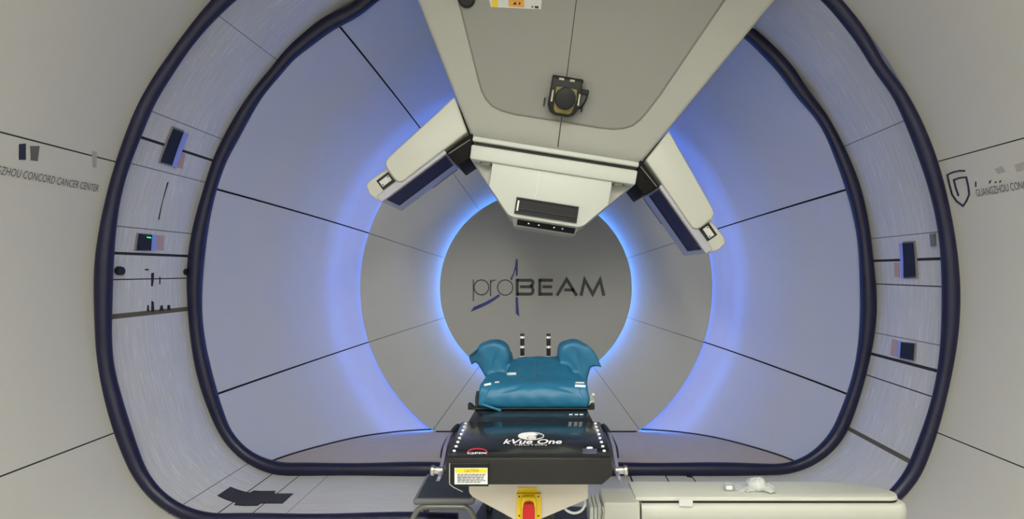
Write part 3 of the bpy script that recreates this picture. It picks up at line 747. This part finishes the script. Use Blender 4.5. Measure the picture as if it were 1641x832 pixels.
bm = bmesh.new()
o_, i_ = el(765, 726.5, 17, 7.5, PI*1.02, PI*1.98, 16), el(765, 726.8, 15.6, 6.4, PI*1.02, PI*1.98, 16)
for k in range(16): ctop_poly(bm, [o_[k], o_[k+1], i_[k+1], i_[k]])
tag(obj('red_arch', bm, 'redink', couch), 'red arch logo', None)
ctext('lettering', 'QFIX', 'whiteink', 748, 781, 728.2, 724.8, bold=.03)
bm = bmesh.new(); ctop_poly(bm, el(945, 718.6, 5, 1.6)[:-1]); obj('maker_emblem', bm, 'whiteink', couch)
bm = bmesh.new()
for a, b in ((720.4, 721), (723.2, 724.4), (726, 727.2)): ctop_poly(bm, [(934, a), (956, a), (957, b), (933.5, b)])
obj('maker_plate', bm, 'steelblue', couch)
bm = bmesh.new()
for x in (915, 924, 932): ctop_poly(bm, [(x-3, 664.4), (x+2.5, 664.4), (x+2.5, 665.4), (x-3, 665.4)])
obj('white_dash', bm, 'whiteink', couch)
# caution label and its holder on the front cap
def fz(px, py, Y=1.81): return P(px, py, Y)
bm = bmesh.new(); prism(bm, [fz(a, b, 1.811) for a, b in ((721, 742), (783, 742), (783, 779), (728, 779), (721, 772))], (0, -.004, 0), .001, 1); hol = obj('label_holder', bm, 'blackgloss', couch)
bm = bmesh.new(); prism(bm, [fz(a, b, 1.806) for a, b in ((728.5, 750), (781.5, 750), (781.5, 776), (728.5, 776))], (0, -.002, 0)); cal = tag(obj('caution_label', bm, 'paper', couch), 'white and yellow caution label', None)
bm = bmesh.new(); prism(bm, [fz(a, b, 1.804) for a, b in ((730, 751.2), (780, 751.2), (780, 757.5), (730, 757.5))], (0, -.001, 0)); obj('label_header', bm, 'yellow', cal)
text_obj('label_text', 'CAUTION', 'ink', cal, lambda x, y: fz(744, 756.6, 1.8025) + Vector((x, 0, y)), box_to=(23*1.81/900, 4.2*1.81/900))
bm = bmesh.new()
for k in range(6):
    y = 760+2.5*k; x1 = (778, 776, 779, 775, 778, 770)[k]; x = 733
    while x < x1-3:
        l = random.uniform(3, 8); prism(bm, [fz(a, b, 1.8035) for a, b in ((x, y), (min(x+l, x1), y), (min(x+l, x1), y+.9), (x, y+.9))], (0, -.0006, 0)); x += l+1.2
obj('label_lines', bm, 'ink', cal)
bm = bmesh.new(); tube(bm, [fz(720.5, 742, 1.808), fz(720.5, 776, 1.808), fz(727, 781, 1.808), fz(741, 788, 1.83)], .002, 6); obj('chrome_edge', bm, 'chrome', couch)
# beige housing under the couch, its stop button and hose
bm = bmesh.new()
hp = [P(a, b, 1.95) for a, b in ((751, 753), (943, 753), (943, 801), (867, 833), (862, 858), (830, 858), (822, 833), (757, 797.5), (751, 791))]
prism(bm, hp, (0, .5, 0), .008, 3); obj('wrist_housing', bm, 'beige', couch, 40)
bm = bmesh.new(); cyl(bm, (-.03, 2.2, -.0276), (-.03, 2.2, .50), .12, .09, 32); obj('pedestal', bm, 'charcoal', couch, 40)
est = []
bm = bmesh.new(); prism(bm, [P(a, b, 1.948) for a, b in ((828, 790), (867, 790), (867, 846), (828, 846))], (0, -.010, 0), .002, 2); sp = tag(obj('stop_plate', bm, 'yellow', couch), 'yellow stop switch plate', None)
bm = bmesh.new(); prism(bm, [P(a, b, 1.938) for a, b in ((838, 793), (857, 793), (860, 800), (860, 836), (835, 836), (835, 800))], (0, -.022, 0), .006, 3); obj('button_collar', bm, 'yellow', sp, 40)
bm = bmesh.new(); prism(bm, [P(a, b, 1.917) for a, b in ((840, 804), (846, 802.3), (850, 802.3), (855, 804), (857, 812), (857, 828), (854, 838), (841, 838), (838, 828), (838, 812))], (0, -.03, 0), .007, 3); tag(obj('stop_button', bm, 'red', sp, 50), 'red stop button', None)
for a, b in ((832, 796), (863, 796), (832, 827), (863, 827)):
    bm = bmesh.new(); cyl(bm, P(a, b, 1.938), P(a, b, 1.935), .003, seg=10); obj('screw', bm, 'ink', sp)
bm = bmesh.new(); prism(bm, [P(a, b, 1.949) for a, b in ((830, 781), (861, 781), (861, 790), (830, 790))], (0, -.002, 0)); obj('yellow_tape', bm, 'yellow', couch)
bm = bmesh.new(); tube(bm, spline([P(904, 812, 1.98), P(908, 818, 1.97), P(919, 822.5, 1.97), P(931, 819, 1.97), P(937, 809, 1.98), P(936, 798, 2.0)], 8), .0045, 8); tag(obj('hose', bm, 'paper', couch, 180), 'thin white hose', None)

# ------------------------------------------------------------------ black posts with white bands
for px, lb in ((837, 'left of two slim black posts with white bands, standing behind the teal cushion'), (879, 'right of two slim black posts with white bands, standing behind the teal cushion')):
    x = (px-862)*3.02/900; t = thing('grip_post', lb, 'post', (x, 3.02, ZT-.004), 'banded grip posts')
    b = bmesh.new(); cyl(b, (x, 3.02, ZT-.004), (x, 3.02, 1.32-101*3.02/900), .0112, seg=20, bevel=.002); obj('post', b, 'black', t, 40)
    for y in (540.5, 556, 572):
        z = 1.32-(y-434)*3.02/900; b = bmesh.new(); cyl(b, (x, 3.02, z-.006), (x, 3.02, z+.006), .0117, seg=20); tag(obj('white_band', b, 'whiteink', t, 40), 'white band', None)

# ------------------------------------------------------------------ teal vacuum cushion
def voxel(bm_parts, size, smooth_it):
    me = bpy.data.meshes.new('v'); bm_parts.to_mesh(me); bm_parts.free()
    o = bpy.data.objects.new('v', me); C.objects.link(o)
    m = o.modifiers.new('r', 'REMESH'); m.mode = 'VOXEL'; m.voxel_size = size
    s = o.modifiers.new('s', 'SMOOTH'); s.iterations = smooth_it; s.factor = .5
    dg = bpy.context.evaluated_depsgraph_get(); dg.update()
    out = bpy.data.meshes.new_from_object(o.evaluated_get(dg))
    C.objects.unlink(o); bpy.data.objects.remove(o); bpy.data.meshes.remove(me)
    return out
def ell(bm, c, r, rot=(0, 0, 0)):
    from mathutils import Euler
    b2 = bmesh.new(); bmesh.ops.create_icosphere(b2, subdivisions=3, radius=1)
    R3 = Euler(rot).to_matrix()
    for v in b2.verts: v.co = Vector(c) + R3 @ Vector((v.co.x*r[0], v.co.y*r[1], v.co.z*r[2]))
    merge(bm, b2)
cush = thing('vacuum_cushion', 'teal vacuum cushion with two raised side wings, lying on the black couch', 'cushion', (XC, 2.7, ZT))
bm = bmesh.new()
zc = ZT-.002
sec = [(2.455, 0), (2.443, .02), (2.445, .06), (2.462, .09), (2.50, .106), (2.60, .108), (2.74, .098), (2.84, .086), (2.88, .07), (2.89, 0)]
prism(bm, [(-.262+(y-2.44)*.05, y, zc+z) for y, z in sec], [(.226-(y-2.44)*.05, y, zc+z) for y, z in sec], .018, 3)
prism(bm, [P(806, 612, 2.88), P(815, 592, 2.88), P(822, 580, 2.88), P(838, 575, 2.88), P(890, 575, 2.88), P(905, 582, 2.88), P(916, 594, 2.88), P(930, 612, 2.88), P(930, 650, 2.88), P(806, 650, 2.88)], (0, .10, 0), .018, 3)   # head rest
prism(bm, [(-.19, 2.58, zc), (-.15, 2.58, zc+.100), (.17, 2.58, zc+.100), (.21, 2.58, zc)], [(-.185, 2.92, zc), (-.13, 2.92, zc+.148), (.14, 2.92, zc+.148), (.222, 2.92, zc)], .015, 3)
YW = 2.82
def wing(px, depth=.12, r=.028):
    prism(bm, [P(a, b, YW) for a, b in px], [P(862+(a-862)*.985, 434+(b-434)*.985, YW) + Vector((0, depth, 0)) for a, b in px], r, 3)
wing([(779, 648), (780, 612), (772, 596), (762, 580), (757, 570), (762, 560), (772, 552), (788, 548.5), (802, 550), (812, 556), (817, 566), (815, 590), (812, 604), (815, 648)])
wing([(905, 648), (907, 606), (898, 585), (893, 572), (894, 560), (903, 551), (918, 548), (932, 550), (944, 557), (951, 567), (952, 580), (947, 594), (942, 606), (945, 648)])
wing([(775, 556), (764, 560), (754, 569), (749.5, 572), (752, 580), (754.5, 589), (760, 582), (766, 578), (774, 586)], .07, .008)
wing([(940, 552), (951, 562), (958, 572), (966.5, 592), (959, 588), (948, 589), (940, 594)], .07, .008)
# inner flanks that run back from the wings
prism(bm, [P(806, 560, 2.90), P(816, 558, 2.90), P(820, 604, 2.90), P(806, 606, 2.90)], [P(812, 562, 3.02), P(820, 562, 3.02), P(832, 606, 3.02), P(808, 606, 3.02)], .012, 2)
prism(bm, [P(893, 566, 2.90), P(906, 560, 2.90), P(906, 606, 2.90), P(896, 606, 2.90)], [P(888, 574, 3.02), P(900, 566, 3.02), P(904, 604, 3.02), P(882, 600, 3.02)], .012, 2)
me = voxel(bm, .0075, 7)
def crease(p, n):                                            # soft folds of the filled fabric
    d = .0022*math.sin(p.x*62+p.z*24+2.1*math.sin(p.y*19)) * math.sin(p.z*44+p.x*13+p.y*9)
    for cx, cz, dx, dz in ((-.215, .86, .25, 1), (.205, .86, -.3, 1), (-.12, .80, 1, .25), (.12, .80, 1, -.2), (-.235, .78, .6, 1), (.2, .775, -.5, 1)):
        l = math.hypot(dx, dz); t = ((p.x-cx)*dx+(p.z-cz)*dz)/l; q = ((p.x-cx)*dz-(p.z-cz)*dx)/l
        d -= .007*math.exp(-(q/.006)**2-(t/.05)**2)
    return d
for v, n in [(v, v.normal.copy()) for v in me.vertices]:
    if v.co.z > ZT+.01: v.co += n*crease(v.co, n)
link('cushion_body', me, 'cushion', cush, 180)
bm = bmesh.new(); tube(bm, [(P(857.7, 0, 1).x*y, y, zc+z+.0005) for y, z in ((2.60, .106), (2.70, .119), (2.80, .133), (2.90, .146))], .0014, 6); tag(obj('centre_stitch', bm, 'paleseam', cush), 'thin pale centre line', None)
from mathutils.bvhtree import BVHTree
tree = BVHTree.FromPolygons([v.co.copy() for v in me.vertices], [tuple(p.vertices) for p in me.polygons])
def on_cushion(a, b):
    d = (P(a, b, 2.5)-CAM).normalized(); q, n, _, _ = tree.ray_cast(CAM, d)
    return (q, n) if q else (P(a, b, 2.6), Vector((0, -1, 0)))
for (a0, b0), (a1, b1), wd in (((776, 618), (787, 615.8), 3), ((921.5, 619), (938, 619.8), 3.4), ((922, 613.8), (936, 614.2), 1.6), ((793, 613.6), (800, 613), 1.4), ((753, 569), (766, 557.8), 3), ((813, 600), (827, 599.5), 3)):
    d = Vector((a1-a0, b1-b0)).normalized(); n2 = Vector((-d.y, d.x))*wd/2; rows_t = []
    for k in range(5):
        c = Vector((a0, b0))*(1-k/4) + Vector((a1, b1))*k/4
        rows_t.append([on_cushion(*(c+n2)), on_cushion(*(c-n2))])
    b = bmesh.new(); lo = [[b.verts.new(q+n*.0008) for q, n in rw] for rw in rows_t]; hi = [[b.verts.new(q+n*.003) for q, n in rw] for rw in rows_t]
    for k in range(4):
        for A, B, C_, D in ((lo[k][0], lo[k][1], lo[k+1][1], lo[k+1][0]), (hi[k][1], hi[k][0], hi[k+1][0], hi[k+1][1]), (lo[k][0], lo[k+1][0], hi[k+1][0], hi[k][0]), (lo[k][1], hi[k][1], hi[k+1][1], lo[k+1][1])): b.faces.new((A, B, C_, D))
    b.faces.new((lo[0][0], hi[0][0], hi[0][1], lo[0][1])); b.faces.new((lo[4][0], lo[4][1], hi[4][1], hi[4][0]))
    tag(obj('tape_strip', b, 'whiteink', cush), 'white tape strip', None)
b = bmesh.new(); ell(b, P(946, 644, 2.50), (.018, .03, .026)); cyl(b, P(946, 640, 2.48), P(951, 632, 2.46), .009, .007, 14); cyl(b, P(944, 650, 2.48), P(944, 644, 2.48), .014, .012, 14)
tag(obj('air_valve', b, 'shell', cush, 60), 'cream air valve', None)
b = bmesh.new()
tube(b, spline([P(770, 647, 2.43), P(778, 650, 2.42), P(790, 654, 2.42), P(803, 658.5, 2.42)], 6), .006, 8); obj('seam_flap', b, 'cushion', cush, 180)
b = bmesh.new(); tube(b, spline([P(766, 627, 2.47), P(764, 640, 2.46), P(764, 652, 2.45), P(757, 655, 2.45)], 6), .007, 8); obj('side_strap', b, 'black', cush, 180)

# ------------------------------------------------------------------ step stool
stool = thing('step_stool', 'low grey step stool with ribbed dark tread and bent tube legs, left of the couch', 'stool', (-.45, 2.84, -.03))
x0, x1, Y0, Y1, zt = -.598, -.302, 2.68, 3.02, .232
bm = bmesh.new(); box(bm, (x0, Y0, zt-.034), (x1, Y1, zt-.002), .014, 3); obj('tread_frame', bm, 'treadframe', stool, 40)
bm = bmesh.new(); box(bm, (x0+.018, Y0+.012, zt-.006), (x1-.018, Y1-.014, zt+.002), .003, 2); obj('tread', bm, 'tread', stool, 40)
def stool_leg(Y, spread):
    s = 1 if spread > 0 else -1
    b = bmesh.new()
    tube(b, spline([(x0-.03, Y+spread*1.3, -.028), (x0-.012, Y+spread*.7, .08), (x0+.008, Y+spread*.2, .15), (x0+.04, Y, .183), (x0+.09, Y, .188), (x1-.09, Y, .188), (x1-.04, Y, .183), (x1-.008, Y+spread*.2, .15), (x1+.012, Y+spread*.7, .08), (x1+.03, Y+spread*1.3, -.028)], 6), .0135, 12)
    o = obj('leg_frame', b, 'greypipe', stool, 180)
    for sx, xx in ((-1, x0-.03), (1, x1+.03)):
        b = bmesh.new(); cyl(b, (xx, Y+spread*1.3, -.0276), (xx, Y+spread*1.3, .0), .018, .016, 16); obj('rubber_foot', b, 'black', o, 40)
stool_leg(Y0+.012, -.05); stool_leg(Y1-.02, .12)

# ------------------------------------------------------------------ couch positioner arm at lower right
arm = thing('positioner_arm', 'long cream positioner arm with rounded end and parting line, right of the couch', 'arm', (.95, 2.5, -.03))
ZL = .36
def plan(Yn, Yf, xl, xr, zz, inset=0):
    pts = []
    n = 14; rx = .30
    pts.append((xl+inset, Yn+inset)); 
    pts.append((xr-.05, Yn+inset))
    for i in range(n+1):
        a = -PI/2 + PI/2*i/n; pts.append((xr-.05+(.05-inset)*math.cos(a), Yn+.05+(.05-inset)*math.sin(a)))
    for i in range(n+1):
        a = PI/2*i/n; pts.append((xr-rx+(rx-inset)*math.cos(a), Yn+.05+(Yf-Yn-.05-inset)*math.sin(a)))
    pts.append((xl+inset, Yf-inset))
    return [(x, y, zz) for x, y in pts]
xr = (1447-862)*2.38/900
bm = bmesh.new(); prism(bm, plan(2.37, 2.555, .41, xr-.005, ZL-.012), plan(2.375, 2.55, .413, xr-.008, ZL+.003), .006, 2); obj('lid', bm, 'shell', arm, 50)
bm = bmesh.new(); prism(bm, plan(2.372, 2.545, .44, xr-.008, ZL-.024), (0, 0, .0125)); tag(obj('parting_gap', bm, 'seam', arm), 'dark parting line', None)
def lower(n=9):
    b = bmesh.new(); secs = []
    rows_ = [(0, 2.362, ZL-.022), (-.008, 2.352, ZL-.028), (-.012, 2.347, ZL-.05), (-.012, 2.35, ZL-.085), (.0, 2.365, ZL-.105), (.02, 2.385, ZL-.12)]
    loops = []
    for ins, yn, z in rows_:
        loops.append([b.verts.new(p) for p in plan(yn, 2.555-ins*.3, .435, xr+.006-ins, z)])
    for A, B in zip(loops, loops[1:]):
        for i in range(len(A)): b.faces.new((A[i], A[(i+1) % len(A)], B[(i+1) % len(A)], B[i]))
    b.faces.new(loops[0]); b.faces.new(loops[-1][::-1]); return b
obj('lower_shell', lower(), 'shell', arm, 50)
bm = bmesh.new(); box(bm, (.62, 2.40, -.0276), (.92, 2.53, ZL-.115), .02, 3); obj('arm_pedestal', bm, 'shell', arm, 40)
bm = bmesh.new(); prism(bm, [P(a, b, 2.3455) for a, b in ((1088, 799), (1110, 800), (1110, 812), (1088, 811))], (0, -.002, 0)); tag(obj('blank_label', bm, 'paper', arm), 'small white blank label', None)
bm = bmesh.new(); box(bm, P(967, 850, 2.34), P(1026, 806, 2.34)+Vector((0, .16, 0)), .008, 3); obj('joint_block', bm, 'shell', arm, 40)
bm = bmesh.new()
for a, b_ in ((945, 951), (952, 957), (958, 965)): box(bm, P(a, 850, 2.36), P(b_, 813.5, 2.36)+Vector((0, .14, 0)), .004, 2)
obj('joint_plates', bm, 'white', arm, 40)
bm = bmesh.new(); tube(bm, spline([P(965, 812, 2.335), P(967, 820, 2.33), P(965, 828, 2.335), P(967, 838, 2.335)], 5), .005, 8); obj('joint_latch', bm, 'chrome', arm, 180)
# black base plate of the positioner on the floor
bm = bmesh.new()
zb = -.0278
prism(bm, [F(774, 806, zb), F(945, 813, zb), F(1014, 796, zb), F(1030, 800, zb), Vector((.70, 2.45, zb)), Vector((-.24, 2.45, zb)), F(760, 829, zb)], (0, 0, -.002), 0)
tag(obj('base_plate', bm, 'charcoal'), 'black floor plate under the couch pedestal and arm', 'plate')

# ------------------------------------------------------------------ small things on the arm
bm = bmesh.new()
z0 = ZL+.003
pos = F(1215, 786, z0)
base = [(1176, 785), (1190, 788), (1238, 787), (1246, 783), (1240, 776), (1226, 768), (1212, 765.5), (1200, 768), (1196, 776)]
bag_Y = pos.y
ell(bm, P(1213, 778, bag_Y)+Vector((0, .01, .0)), (.042, .045, .026)); ell(bm, P(1230, 782, bag_Y), (.03, .05, .014)); ell(bm, P(1195, 784.5, bag_Y), (.045, .03, .006)); ell(bm, P(1216, 772, bag_Y), (.026, .03, .018))
for v in bm.verts:
    n_ = math.sin(v.co.x*230+v.co.y*170)*math.cos(v.co.z*260)*.004; v.co.z = max(z0+.0005, v.co.z+n_)
me = voxel(bm, .004, 2)
for v in me.vertices: v.co.z = max(z0+.0003, v.co.z + .0022*math.sin(v.co.x*310)*math.sin(v.co.y*260+1))
tag(link('plastic_bag', me, 'plasticbag', None, 180), 'crumpled clear plastic bag lying on top of the cream arm', 'bag')
p = F(1168, 786, z0)
clip = thing('clear_clip', 'small clear plastic clip lying on the cream arm left of the bag', 'clip', (p.x, p.y, z0))
b = bmesh.new(); box(b, (p.x-.02, p.y-.012, z0), (p.x+.02, p.y+.012, z0+.004), .001, 1); box(b, (p.x-.02, p.y-.012, z0), (p.x-.016, p.y+.012, z0+.03), .001, 1); box(b, (p.x+.016, p.y-.012, z0), (p.x+.02, p.y+.012, z0+.03), .001, 1); box(b, (p.x-.02, p.y-.012, z0+.028), (p.x+.02, p.y+.012, z0+.032), .001, 1)
obj('clip_frame', b, 'clear', clip)
b = bmesh.new(); box(b, (p.x-.014, p.y-.008, z0+.004), (p.x+.014, p.y+.008, z0+.022), .002, 1); obj('clip_insert', b, 'whiteink', clip)
